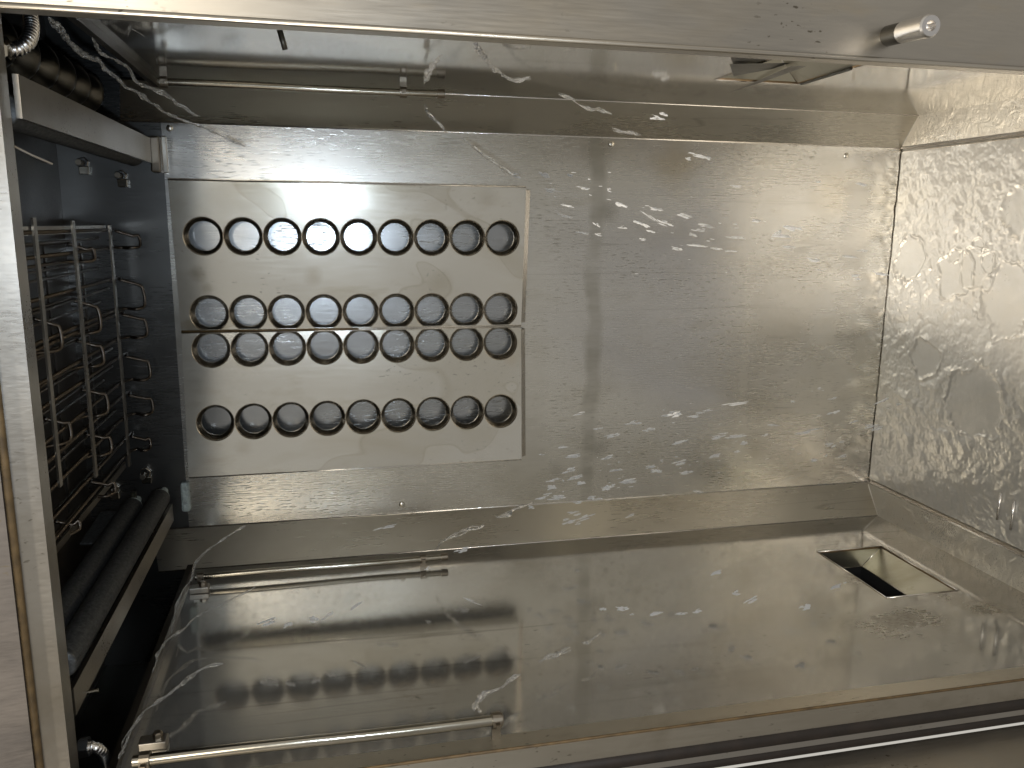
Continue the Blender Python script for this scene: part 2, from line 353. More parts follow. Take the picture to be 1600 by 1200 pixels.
# ------------------------------------------------------------------ doorway frame
fr = thing('door_frame', 'pale worn steel doorway frame round the front of the chamber', 'frame', W(.9, -.15, CF))
bTop = onc(800, 64, CF)[1]; bBot = onc(1200, 1114, CF)[1]
aL = onc(60, 730, CF)[0]
m = MB(); g = .001
A0, A1 = -.55, 1.15
wq(m, (A0,bTop,CF-.006),(A1,bTop,CF-.006),(A1,.62,CF-.006),(A0,.62,CF-.006))
wq(m, (A0,bTop,CF-.006),(A1,bTop,CF-.006),(A1,bTop,CF+.01),(A0,bTop,CF+.01))
wq(m, (A0,bTop,CF+.01),(A1,bTop,CF+.01),(A1,.62,CF+.01),(A0,.62,CF+.01))
m.build('frame_face', 'frame', fr)
m = MB(); m.tube([W(A0,bTop+.0015,CF-.0065), W(A1,bTop+.0015,CF-.0065)], .0022, 10); m.build('frame_lip', 'grimy' if 'grimy' in MT else 'frame', fr, smooth=True)
# left wall side of the doorway: narrow face, two gaskets and the bright strip between them
def strip(b0, b1, c0, c1, name, mat, par, thk=.003):
    m = MB(); wq(m, (A0,b0,c0),(A1,b0,c0),(A1,b1,c1),(A0,b1,c1)); wq(m, (A0,b0,c0),(A1,b0,c0),(A1,b0,c0+.02),(A0,b0,c0+.02)); return m.build(name, mat, par)
bq = [onc(1200, y, CF)[1] for y in (1114,1148,1162,1172,1184)]
print('bot', bq, 'bTop', bTop, 'aL', aL)
strip(bq[0], bq[1], CF, CF-.002, 'frame_face', 'framelit', fr)
m = MB(); m.tube([W(A0,bq[0]-.0005,CF-.001), W(A1,bq[0]-.0005,CF-.001)], .0014, 8); m.build('sealant', 'grime', fr, smooth=True)
m = MB(); m.tube([W(A0,(bq[1]+bq[2])/2,CF+.001), W(A1,(bq[1]+bq[2])/2,CF+.001)], abs(bq[1]-bq[2])*.72, 14); m.build('gasket', 'rubber', fr, smooth=True)
strip(bq[2]-.0005, bq[3], CF-.001, CF-.003, 'gasket_retainer', 'jamb', fr)
m = MB(); m.tube([W(A0,(bq[3]+bq[4])/2,CF), W(A1,(bq[3]+bq[4])/2,CF)], abs(bq[3]-bq[4])*.62, 14); m.build('gasket', 'rubber', fr, smooth=True)
# door hung open on that side
door = thing('hinged_door', 'open polished steel door hinged beside the chamber, wet reflective inner face', 'door', W(.5, bq[4]-.03, .3))
b0 = bq[4]-.004
m = MB(); wq(m, (-.27,b0,CF-.002),(1.2,b0,CF-.002),(1.2,b0-.11,.10),(-.27,b0-.11,.10), n=(1,1))
wq(m, (-.27,b0,CF-.002),(-.27,b0-.05,CF-.002),(-.27,b0-.16,.10),(-.27,b0-.11,.10))
wq(m, (-.27,b0-.05,CF-.002),(1.2,b0-.05,CF-.002),(1.2,b0-.16,.10),(-.27,b0-.16,.10))
m.build('door_panel', 'frame', door)
# lintel at the top of the doorway
lin = MB()
e0 = onc(10, 300, CF); e1 = onc(105, 1120, CF); aJ = (e0[0]+e1[0])/2
g0 = onc(12, 700, CF); g1 = onc(62, 1130, CF)
print('aJ', e0, e1, 'g', g0, g1)
wd = aJ - (onc(60, 1130, CF)[0]); wd = abs(wd)
m = MB(); wq(m, (aJ,-.7,CF),(aJ,.40,CF),(aJ-wd,.40,CF-.004),(aJ-wd,-.7,CF-.004)); wq(m, (aJ,-.7,CF),(aJ,.40,CF),(aJ,.40,CF+.02),(aJ,-.7,CF+.02))
wq(m, (aJ,-.7,CF+.02),(aJ,.40,CF+.02),(aJ-.14,.40,CF+.02),(aJ-.14,-.7,CF+.02))
m.build('lintel', 'jamb', fr)
m = MB(); m.tube([W(aJ-wd-.001,-.7,CF-.006),W(aJ-wd-.001,.40,CF-.006)], .0035, 10); m.build('sealant', 'grime', fr, smooth=True)
m = MB(); wq(m, (aJ-wd-.002,-.7,CF-.012),(aJ-wd-.002,.40,CF-.012),(aJ-wd-.036,.40,CF-.016),(aJ-wd-.036,-.7,CF-.016))
wq(m, (aJ-wd-.002,-.7,CF-.012),(aJ-wd-.002,.40,CF-.012),(aJ-wd-.002,.40,CF-.002),(aJ-wd-.002,-.7,CF-.002)); m.build('frame_face', 'framedark', fr)
m = MB(); wq(m, (aJ-wd-.038,-.7,CF-.010),(aJ-wd-.038,.40,CF-.010),(aJ-wd-.2,.40,CF-.010),(aJ-wd-.2,-.7,CF-.010)); m.build('frame_side', 'brown', fr)

# ------------------------------------------------------------------ perforated air panel: two sheets meeting in a shallow valley
pan = thing('air_baffle_panel', 'shiny perforated steel panel of four rows of round holes on the back wall', 'panel', W(.05, -.15, 1.13))
rows = [[(316,369),(380,370),(441,370),(503,370),(561,371),(619,371),(675,371),(731,372),(783,372)],
        [(326,489),(387,489),(447,488),(508,488),(565,487),(621,487),(676,486),(729,486),(780,485)],
        [(328,547),(390,546),(450,544),(509,542),(565,541),(621,539),(676,537),(729,536),(780,535)],
        [(335,663),(395,660),(455,657),(513,654),(570,651),(624,649),(678,646),(730,643),(780,641)]]
def fitlin(ys):
    n = len(ys); xm = (n-1)/2; ym = sum(ys)/n; k = sum((i-xm)*(y-ym) for i, y in enumerate(ys))/sum((i-xm)**2 for i in range(n)); return ym-k*xm, k
def sheet(quad, cs, rws, name):
    # quad: TL,TR,BR,BL pixels ; cs: depth of the top and bottom edges
    P = [onc(*quad[0], cs[0]), onc(*quad[1], cs[0]), onc(*quad[2], cs[1]), onc(*quad[3], cs[1])]
    bT_ = (P[0][1]+P[1][1])/2; bB_ = (P[2][1]+P[3][1])/2
    def cc(b): return cs[0] + (cs[1]-cs[0])*(bT_-b)/(bT_-bB_)
    def edgeL(b): t = (bT_-b)/(bT_-bB_); return P[0][0]*(1-t)+P[3][0]*t
    def edgeR(b): t = (bT_-b)/(bT_-bB_); return P[1][0]*(1-t)+P[2][0]*t
    hol = []
    for r in rws:
        aa, bb = [], []
        for (x, y) in r:
            p = onc(x, y, cs[0])
            for _ in range(4): p = onc(x, y, cc(p[1]))
            aa.append(p[0]); bb.append(p[1])
        k0, k1 = fitlin(aa); bm_ = sum(bb)/len(bb); hol.append((k0, k1, bm_))
    print(name, P, hol)
    R1, R0, D = .0246, .0189, .012
    def pt(a, b, dz=0): return W(a, b, cc(b)+dz)
    m = MB(); rg = MB(); hc = .0262; NS = 40
    bands = [bT_]
    for h in hol: bands += [h[2]+hc, h[2]-hc]
    bands.append(bB_)
    for i in range(0, len(bands), 2):                                # plain bands
        b0, b1 = bands[i], bands[i+1]
        m.quad(pt(edgeL(b0), b0), pt(edgeR(b0), b0), pt(edgeR(b1), b1), pt(edgeL(b1), b1))
    for k0, k1, bm_ in hol:
        hw = k1/2; b0, b1 = bm_+hc, bm_-hc; l = k0-hw; r = k0+8*k1+hw
        m.quad(pt(edgeL(b0), b0), pt(l, b0), pt(l, b1), pt(edgeL(b1), b1)); m.quad(pt(r, b0), pt(edgeR(b0), b0), pt(edgeR(b1), b1), pt(r, b1))
        for i in range(9):
            ca = k0+k1*i; base = len(m.v)
            for k in range(NS):
                t = 2*math.pi*k/NS; x, y = math.cos(t), math.sin(t); s = 1/max(abs(x)/hw, abs(y)/hc)
                m.v.append(pt(ca+x*s, bm_+y*s)); m.v.append(pt(ca+x*R1, bm_+y*R1))
            for k in range(NS):
                k2 = (k+1) % NS; m.f.append((base+2*k, base+2*k+1, base+2*k2+1, base+2*k2))
            # corners of the cell
            for sx in (-1,1):
                for sy in (-1,1):
                    q = [k for k in range(NS)]
                    ks = min(q, key=lambda k: (math.atan2(sy*hc, sx*hw)-2*math.pi*k/NS) % (2*math.pi)); k2 = (ks+1) % NS
                    cb = len(m.v); m.v.append(pt(ca+sx*hw, bm_+sy*hc)); m.f.append((base+2*ks, cb, base+2*k2))
    o = m.build('perforated_sheet', 'panel', pan)
    for k0, k1, bm_ in hol:
        for i in range(9):
            ca = k0+k1*i; rb = MB(); b = 0
            prof = [(R1+.0004,-.0001)]+[(R1-.0006,.0006),(R1-.0018,.0026),(R0+.0022,.0062),(R0+.0004,.0092),(R0,.0105),(R0,.0125)]
            for (r, dz) in prof:
                for k in range(NS): t = 2*math.pi*k/NS; rb.v.append(pt(ca+r*math.cos(t), bm_+r*math.sin(t), dz))
            for j in range(len(prof)-1):
                for k in range(NS): k2 = (k+1) % NS; rb.f.append((j*NS+k, j*NS+k2, (j+1)*NS+k2, (j+1)*NS+k))
            rb.build('hole_rim', 'rim' if 'rim' in MT else 'tube', o, smooth=True).parent = o
    # bent flanges: slanting one on the lower end, straight returns elsewhere
    fl = MB(); tb, bb_ = bT_-.002, bB_+.0005
    fl.quad(pt(edgeR(bT_)+.0003, bT_-.004), pt(edgeR(bT_)+.0075, bT_-.004, .006), pt(edgeR(bB_)+.0075, bB_+.004, .006), pt(edgeR(bB_)+.0003, bB_+.004))
    fl.quad(pt(edgeR(bT_)+.0075, bT_-.004, .006), pt(edgeR(bT_)+.0075, bT_-.004, .026), pt(edgeR(bB_)+.0075, bB_+.004, .020), pt(edgeR(bB_)+.0075, bB_+.004, .006))
    fl.build('end_flange', 'bright', o).parent = o
    fl = MB(); fl.quad(pt(edgeL(bT_), bT_), pt(edgeL(bT_), bT_, .03), pt(edgeL(bB_), bB_, .02), pt(edgeL(bB_), bB_)); fl.build('end_flange', 'jamb', o).parent = o
    for b in (bT_, bB_):
        fl = MB(); fl.quad(pt(edgeL(b), b), pt(edgeR(b), b), pt(edgeR(b), b, .022), pt(edgeL(b), b, .022)); fl.build('side_flange', 'panel', o).parent = o
        rr = MB(); rr.tube([pt(edgeL(b), b), pt(edgeR(b), b)], .0009, 8); rr.build('folded_edge', 'bright', o, smooth=True).parent = o
    return o
MT['rim'] = steel('hole_rim_steel', (.46,.42,.36), .22, .0, .0, 5, .3, (.2,.16,.1))
sheet([(262,280),(822,293),(814,510),(283,516)], (1.112,1.124), rows[:2], 'upper')
sheet([(283,519),(814,512),(815,715),(295,750)], (1.124,1.112), rows[2:], 'lower')

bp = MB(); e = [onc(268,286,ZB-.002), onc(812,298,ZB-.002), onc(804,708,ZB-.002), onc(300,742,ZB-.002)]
bp.quad(*[W(*p) for p in e]); bp.build('hole_shade_plate', 'hole_shade', pan)  # dark sheet added behind the holes so they look shaded
gm = MB(); v0, v1 = onc(284,518,1.1225), onc(560,514,1.1225); gm.tube([W(*v0), W(*v1)], .0013, 8); gm.build('grimy_seam', 'grime', pan, smooth=True)
# ridges on the floor near the doorway, a short pin on the upper wall
for (x0, y0, x1, y1) in ((1564,770,1558,812),(1585,782,1579,828)):
    m = MB(); m.tube([W(*ona(x0,y0,a1-.004)), W(*ona(x1,y1,a1-.004))], .0016, 8); at(m, 'floor_ridge', 'bright', smooth=True)
q = onb(437,47,bB-.001); m = MB(); m.tube([W(*q), W(q[0]+.004,q[1]-.016,q[2])], .0025, 8); at(m, 'wall_pin', 'soot', smooth=True)
# ------------------------------------------------------------------ spray pipes
def spray_pipe(p0, p1, b, r, label, clips, reso=40):
    q0, q1 = onb(*p0, b), onb(*p1, b); c = (q0[2]+q1[2])/2; print('PIPE', q0, q1)
    t = thing('spray_pipe', label, 'pipe', W((q0[0]+q1[0])/2, b, c), 'spray pipes along the chamber corners')
    m = MB(); n = 60; pts = [W(q0[0]+(q1[0]-q0[0])*i/n, b+.0006*math.sin(i*.11), q0[2]+(q1[2]-q0[2])*i/n) for i in range(n+1)]
    m.tube(pts, r, 16); m.build('pipe', 'tube', t, smooth=True, auto=50)
    m = MB(); d = (pts[-1]-pts[-2]).normalized(); m.lathe(pts[-1]-d*.008, d, [(0,r),(0,r*1.25),(.009,r*1.25),(.010,r*.8),(.010,.0001)], 16); m.build('end_cap', 'bar', t, smooth=True, auto=40)
    wall = bB if b > 0 else bD; s_ = 1 if b > 0 else -1
    for k in clips:
        p = W(q0[0]+(q1[0]-q0[0])*k, b, q0[2]+(q1[2]-q0[2])*k); m = MB()
        m.lathe(p-Vector((0,0,.004)), (0,0,1), [(0,r*1.02),(0,r*1.5),(.008,r*1.5),(.008,r*1.02)], 16)
        m.beam(p, Vector((wall, p.y, p.z)), .008, .003, (0,0,1)); m.beam(p+Vector((0,-r*1.2,0)), p+Vector((0,-r*2.4,0)), .004, .004, (0,0,1))
        m.build('clip', 'bar', t)
    return t
spray_pipe((247,128),(693,147), .154, .0044, 'thin spray pipe fixed to the wall just below the top frame, nearest the coiled hose', (.02,.85))
spray_pipe((305,902),(698,870), -.455, .0040, 'thin dark spray pipe on the lower wall beside the perforated panel', (.02,.90))
spray_pipe((208,1190),(783,1124), -.446, .0050, 'bright thick spray pipe closest to the doorway, in front of the lower wall', (.03,.985))
# holes drilled in side wall brackets
for px, py in ((312,920),(240,1160)):
    q = onb(px, py, bD+.004); t = thing('pipe_bracket', 'small bolted bracket tab at the upper end of the ' + ('thin dark' if py < 1000 else 'bright thick') + ' spray pipe', 'bracket', W(*q), 'bracket tabs')
    m = MB(); m.box(W(*q), (.004,.007,.012)); m.build('tab', 'jamb', t, bevel=.0012)
    m = MB(); m.lathe(W(q[0]+.004,q[1]+.004,q[2]), (1,0,0), [(0,.0045),(.005,.0045),(.006,.003),(.006,.0001)], 6); m.build('bolt', 'bar', t)

# ------------------------------------------------------------------ support bars in the recess
def depth_bar(p_far, cfar, cnear, wdt, thk, label, mat='jamb', grp=None):
    q = onc(*p_far, cfar); t = thing('support_bar', label, 'bar', W(q[0], q[1], (cfar+cnear)/2), grp)
    m = MB(); m.beam(W(q[0],q[1],cnear), W(q[0],q[1],cfar), wdt, thk, (1,0,0))
    return t, m, q
t, m, q = depth_bar((233,235), 1.12, .665, .030, .004, 'flat steel bar running into the recess below the corrugated duct')
m.build('bar', 'jamb', t)
m = MB(); p = onc(245,242,1.135); m.box(W(*p), (.022,.012,.006)); m.build('end_bracket', 'bar', t, bevel=.002)
m = MB(); p = onc(258,242,1.128); m.box(W(*p), (.022,.004,.003)); m.build('bracket_flange', 'chamf', t, bevel=.001)
t, m, q = depth_bar((268,800), 1.12, .665, .024, .004, 'long narrow flat bar beside the black gap in the lower left')
m.build('bar', 'bar', t)
m = MB(); p = onc(122,1085,.70); m.tube([W(*p), W(p[0]+.016,p[1]+.002,p[2])], .0016, 8); m.build('pin', 'tube', t)

# finned heating elements
def finned(p_far, cfar, cnear, r, label, pitch=.0042):
    q = onc(*p_far, cfar); t = thing('heating_element', label, 'heating element', W(q[0],q[1],(cfar+cnear)/2), 'finned heating elements in the recess')
    n = int((cfar-cnear)/pitch)*2; pts = [W(q[0],q[1],cnear+(cfar-cnear)*i/n) for i in range(n+1)]
    m = MB(); m.tube(pts, r, 20, rf=lambda i: r*(1.0 if i % 2 else .86)); m.build('finned_tube', 'fin', t, smooth=True, auto=80)
    m = MB(); m.lathe(pts[-1], (0,1,0), [(0,r*.9),(.004,r*.9),(.006,r*.45),(.03,r*.4),(.03,.0001)], 16); m.build('terminal', 'scale', t, smooth=True, auto=40)
finned((208,243), 1.09, .67, .0125, 'grey finned heating tube under the flat bar in the upper left')
finned((250,778), 1.09, .67, .0125, 'longer finned heating tube of the lower pair, touching the black gap')
finned((207,792), 1.07, .67, .0125, 'shorter finned heating tube of the lower pair, nearer the wire rack')
# lime-scale lump, clamp plates, bolts on the recess back wall
t = thing('scale_lump', 'pale blue-green lime scale crust under the panel corner', 'scale deposit', W(*onc(290,776,1.145)))
m = MB(); p = onc(290,776,1.146); m.box(W(*p), (.021,.005,.0055)); o = m.build('crust', 'scale', t, bevel=.003)
for (px, py, lab) in ((130,255,'bolt sticking out left of the finned tube end in the upper recess'),(190,275,'hooked bolt directly under the upper finned tube'),(228,738,'dark bolt nearest the lower end of the wire rack'),(178,762,'dark bolt left of the lower finned tubes')):
    p = onc(px, py, ZB); t = thing('bolt', lab, 'bolt', W(*p), 'bolts on the recess back wall')
    m = MB(); m.lathe(W(*p), (0,-1,0), [(0,.0075),(.004,.0075),(.0045,.0065)], 6); m.lathe(W(*p), (0,-1,0), [(.004,.0035),(.022,.0035),(.022,.0001)], 12); m.build('threaded_stud', 'bar', t)
    m = MB(); m.box(W(p[0]+.002,p[1]-.009,p[2]-.004), (.005,.004,.006)); m.build('locknut', 'tube', t, bevel=.001)
# clamp plate
t = thing('clamp_plate', 'angled dark metal clamp plate at the far end of the lower finned tubes', 'plate', W(*onc(160,820,1.0)))
m = MB(); p0, p1 = onc(172,800,1.06), onc(140,850,.98); m.beam(W(*p0), W(*p1), .022, .003, (0,0,1)); m.build('plate', 'fin', t, bevel=.0008)
p0 = onc(210,784,1.085); m = MB(); m.box(W(*p0), (.014,.002,.003)); m.build('plate_lip', 'tube', t)
t = thing('locating_tab', 'short tan metal tab lying across the finned tubes near the doorway', 'tab', W(*onc(118,978,.74)))
m = MB(); m.beam(W(*onc(97,1000,.72)), W(*onc(140,958,.76)), .006, .0015, (1,0,0)); m.build('tab', 'bar', t)
t = thing('locating_tab', 'curved tan metal tab under the upper finned tube at the doorway edge', 'tab', W(*onc(45,240,.74)))
m = MB(); q = [onc(10,222,.74), onc(28,232,.745), onc(50,243,.75), onc(80,256,.757)]
for i in range(3): m.beam(W(*q[i]), W(*q[i+1]), .010, .0015, (0,1,0.3))
m.build('tab', 'bar', t)

# ------------------------------------------------------------------ wire rack
rk = thing('wire_rack', 'hanging wire rack of long looped rods and flat cross bars in the recess', 'rack', W(-.285, -.15, .9))
aR = onc(165, 352, 1.10)[0]; print('aR', aR)
bars = [1.10, .945, .835]
yb = [(352,728),(352,738),(352,752)]
for (c_, ys, x) in zip(bars, ((352,728),(345,745),(340,760)), (165,108,48)):
    q0 = onc(x, ys[0], c_); q1 = onc(x+.095*(ys[1]-ys[0]), ys[1], c_)
    m = MB(); a_ = (q0[0]+q1[0])/2
    m.beam(W(a_+.003,q0[1],c_), W(a_+.003,q1[1],c_), .009, .002, (0,1,0)); m.build('cross_bar', 'rackbar' if 'rackbar' in MT else 'bar', rk)
bR0 = onc(165,352,1.10)[1]; bR1 = onc(200,728,1.10)[1]
pairs = [(359,388),(437,486),(493,532),(560,600),(622,655),(688,712)]
def smooth_path(P):
    out = []
    for i in range(len(P)-1):
        p0 = P[max(i-1,0)]; p1 = P[i]; p2 = P[i+1]; p3 = P[min(i+2,len(P)-1)]
        k = 1 if (p2-p1).length > .1 else 5
        for j in range(k):
            t = j/k; out.append(.5*((2*p1)+(-p0+p2)*t+(2*p0-5*p1+4*p2-p3)*t*t+(-p0+3*p1-3*p2+p3)*t**3) if k > 1 else p1.copy())
    return out+[P[-1]]
def loop(b0, b1, cend, drop, off=0):
    m = MB(); a = aR+off; pts = []
    pts.append(W(a, b0, .655)); pts.append(W(a, b0, cend-.012))
    for k in range(1, 5): pts.append(W(a+drop*k/5, b0-.002*k, cend+.010*math.sin(k/5*math.pi/2)))
    bm = b1 + (b0-b1)*.12
    pts.append(W(a+drop, b0-(b0-b1)*.35, cend+.012)); pts.append(W(a+drop*1.05, bm, cend+.010)); pts.append(W(a+drop*.8, b1, cend)); pts.append(W(a, b1, cend-.03)); pts.append(W(a, b1, .655))
    pts = smooth_path(pts); m.tube(pts, .0019, 10); m.build('rod_loop', 'rod', rk, smooth=True)
for i, (y0, y1) in enumerate(pairs):
    b0 = onc(165+.095*(y0-352), y0, 1.10)[1]; b1 = onc(165+.095*(y1-352), y1, 1.10)[1]
    loop(b0, b1, 1.12, .030 if i < 5 else .024)
    loop(b0-.012, b1-.010, .965, .026, -.012)
    if i % 2: loop(b0-.02, b1-.014, .86, .022, -.018)
for k, yy in enumerate((372,405,420,452,470,512,545,575,590,640,668,700,722)):
    q = onc(165+.095*(yy-352), yy, 1.10); m = MB(); wv = random.uniform(-.003,.003)
    m.tube([W(aR-.006-.004*(k % 3),q[1],.655), W(aR-.006-.004*(k % 3)+wv,q[1]+wv,.88), W(aR-.006-.004*(k % 3),q[1],1.085+.01*(k % 4))], .0015, 8); m.build('rod', 'rod', rk, smooth=True)
for b in (bR0-.004, bR1+.002):       # upstands at both ends
    m = MB(); m.beam(W(aR-.001,b,.66), W(aR-.001,b,1.10), .008, .0018, (1,0,0)); m.build('side_rail', 'bar', rk)
for c_ in (1.06, .93):
    m = MB(); m.beam(W(aR-.02,bR0-.02,c_), W(aR-.02,bR1,c_), .006, .002, (0,1,0)); m.build('cross_bar', 'brown', rk)

# ------------------------------------------------------------------ corrugated hoses
def corr(pts, r, name, mat, par, pitch=.003, n=16):
    # resample
    P = [Vector(p) for p in pts]; out = []
    for i in range(len(P)-1):
        p0 = P[max(i-1,0)]; p1 = P[i]; p2 = P[i+1]; p3 = P[min(i+2,len(P)-1)]
        k = max(2, int((p2-p1).length/pitch*4))
        for j in range(k):
            t = j/k; out.append(.5*((2*p1)+(-p0+p2)*t+(2*p0-5*p1+4*p2-p3)*t*t+(-p0+3*p1-3*p2+p3)*t**3))
    out.append(P[-1]); m = MB(); m.tube(out, r, n, rf=lambda i: r*(1+.13*math.sin(i*math.pi/2))); return m.build(name, mat, par, smooth=True)
h = thing('flexible_hose', 'short bent corrugated steel hose at the upper left corner under the frame', 'hose', W(*onc(30,50,.72)), 'corrugated steel hoses')
corr([W(*onc(x, y, c_)) for x, y, c_ in ((12,78,.70),(28,76,.705),(42,66,.71),(49,46,.72),(46,18,.73),(40,-20,.74))], .0052, 'hose', 'bright', h)
m = MB(); p = W(*onc(2,76,.70)); m.lathe(p, W(*onc(14,78,.70))-p, [(-.01,.0001),(-.01,.009),(.004,.009),(.006,.007),(.006,.0001)], 6); m.build('nut', 'tube', h)
h = thing('flexible_hose', 'corrugated steel hose with hexagonal nuts at the lower left corner', 'hose', W(*onc(130,1170,.70)), 'corrugated steel hoses')
corr([W(*onc(x, y, c_)) for x, y, c_ in ((136,1167,.70),(148,1168,.70),(160,1177,.705),(165,1192,.71),(166,1215,.72),(160,1260,.73))], .0046, 'hose', 'bright', h)
p = W(*onc(85,1176,.70)); d = (W(*onc(140,1166,.70))-p).normalized()
m = MB(); m.lathe(p, d, [(0,.003),(.002,.006),(.008,.006),(.009,.004),(.010,.004),(.010,.0085),(.013,.0085),(.013,.004),(.024,.004)], 6); m.build('nut', 'bright', h)
m = MB(); m.lathe(p+d*.0205, d, [(0,.0001),(0,.0085),(.008,.0085),(.008,.0001)], 6); m.build('nut', 'bright', h)
dct = thing('corrugated_duct', 'thick dark ribbed duct in the shadow behind the upper coiled hose', 'duct', W(*onc(105,125,.9)))
q = onc(150,148,1.08); m = MB(); n = 80
pts = [W(q[0]-.02,q[1]+.005,.74+(1.10-.74)*i/n) for i in range(n+1)]
m.tube(pts, .02, 24, rf=lambda i: .017+.009*max(-.5,math.sin(i*.5))); m.build('ribbed_tube', 'soot', dct, smooth=True)

# ------------------------------------------------------------------ door stud on the frame
q0 = onc(1388,56,CF-.006); tip = onc(1455,40,CF-.062)
st = thing('door_stud', 'round hollow steel stud sticking out of the frame face at the upper right', 'stud', W(*q0))
p = W(*q0); d = (W(*tip)-p); L_ = d.length; d.normalize()
m = MB(); m.lathe(p, d, [(-.004,.0082),(L_*.38,.0082),(L_*.38,.0001)], 28); m.build('rubber_collar', 'darksteel' if 'darksteel' in MT else 'soot', st, smooth=True, auto=40)
m = MB(); m.lathe(p, d, [(L_*.38,.0001),(L_*.38,.0086),(L_*.97,.0086),(L_,.0076),(L_,.0040),(L_*.82,.0036),(L_*.82,.0001)], 28); so = m.build('sleeve', 'bright', st, smooth=True, auto=30)

# ------------------------------------------------------------------ water
def inside(x, y, c):                 # keep the water clear of the side walls
    q = ray(x, y)
    return min(c, onb(x, y, bD+.022)[2] if q[1] < 0 else onb(x, y, bB-.016)[2])
def jet(pix, label, r=.0030, group='water jets', strands=2, seed=0):
    # pix: (x, y, c, radius factor)
    P = [W(*onc(x, y, inside(x, y, c))) for x, y, c, _ in pix]; rfac = [k for *_, k in pix]
    out = []; rad = []
    for i in range(len(P)-1):
        p0 = P[max(i-1,0)]; p1 = P[i]; p2 = P[i+1]; p3 = P[min(i+2,len(P)-1)]
        k = max(3, int((p2-p1).length/.0015))
        for j in range(k):
            t = j/k; out.append(.5*((2*p1)+(-p0+p2)*t+(2*p0-5*p1+4*p2-p3)*t*t+(-p0+3*p1-3*p2+p3)*t**3)); rad.append(rfac[i]*(1-t)+rfac[i+1]*t)
    m = MB()
    for s in range(strands):
        ph = seed*3.1+s*2.4
        pts = []; 
        for i, p in enumerate(out):
            q = p*55+Vector((ph*7, 0, 0)); off = Vector((noise.noise(q), noise.noise(q+Vector((9,0,0))), noise.noise(q+Vector((0,9,0)))))
            pts.append(p + off*r*(.75 if s == 0 else 1.25)*rad[i])
        def rf(i, ph=ph):
            v = noise.noise(Vector((i*.13+ph*5, ph, 0)))*1.0 + noise.noise(Vector((i*.45+ph, 3, 0)))*.45
            e = min(1, i/6, (len(out)-1-i)/6)
            return max(.00022, r*rad[i]*(.55+v*.8)*(.25+.75*e)*(.80 if s == 0 else .45))
        m.tube(pts, r, 10, rf=rf)
    o = m.build('water_jet', 'water', None, smooth=True); tag(o, label, 'water jet', group); return o
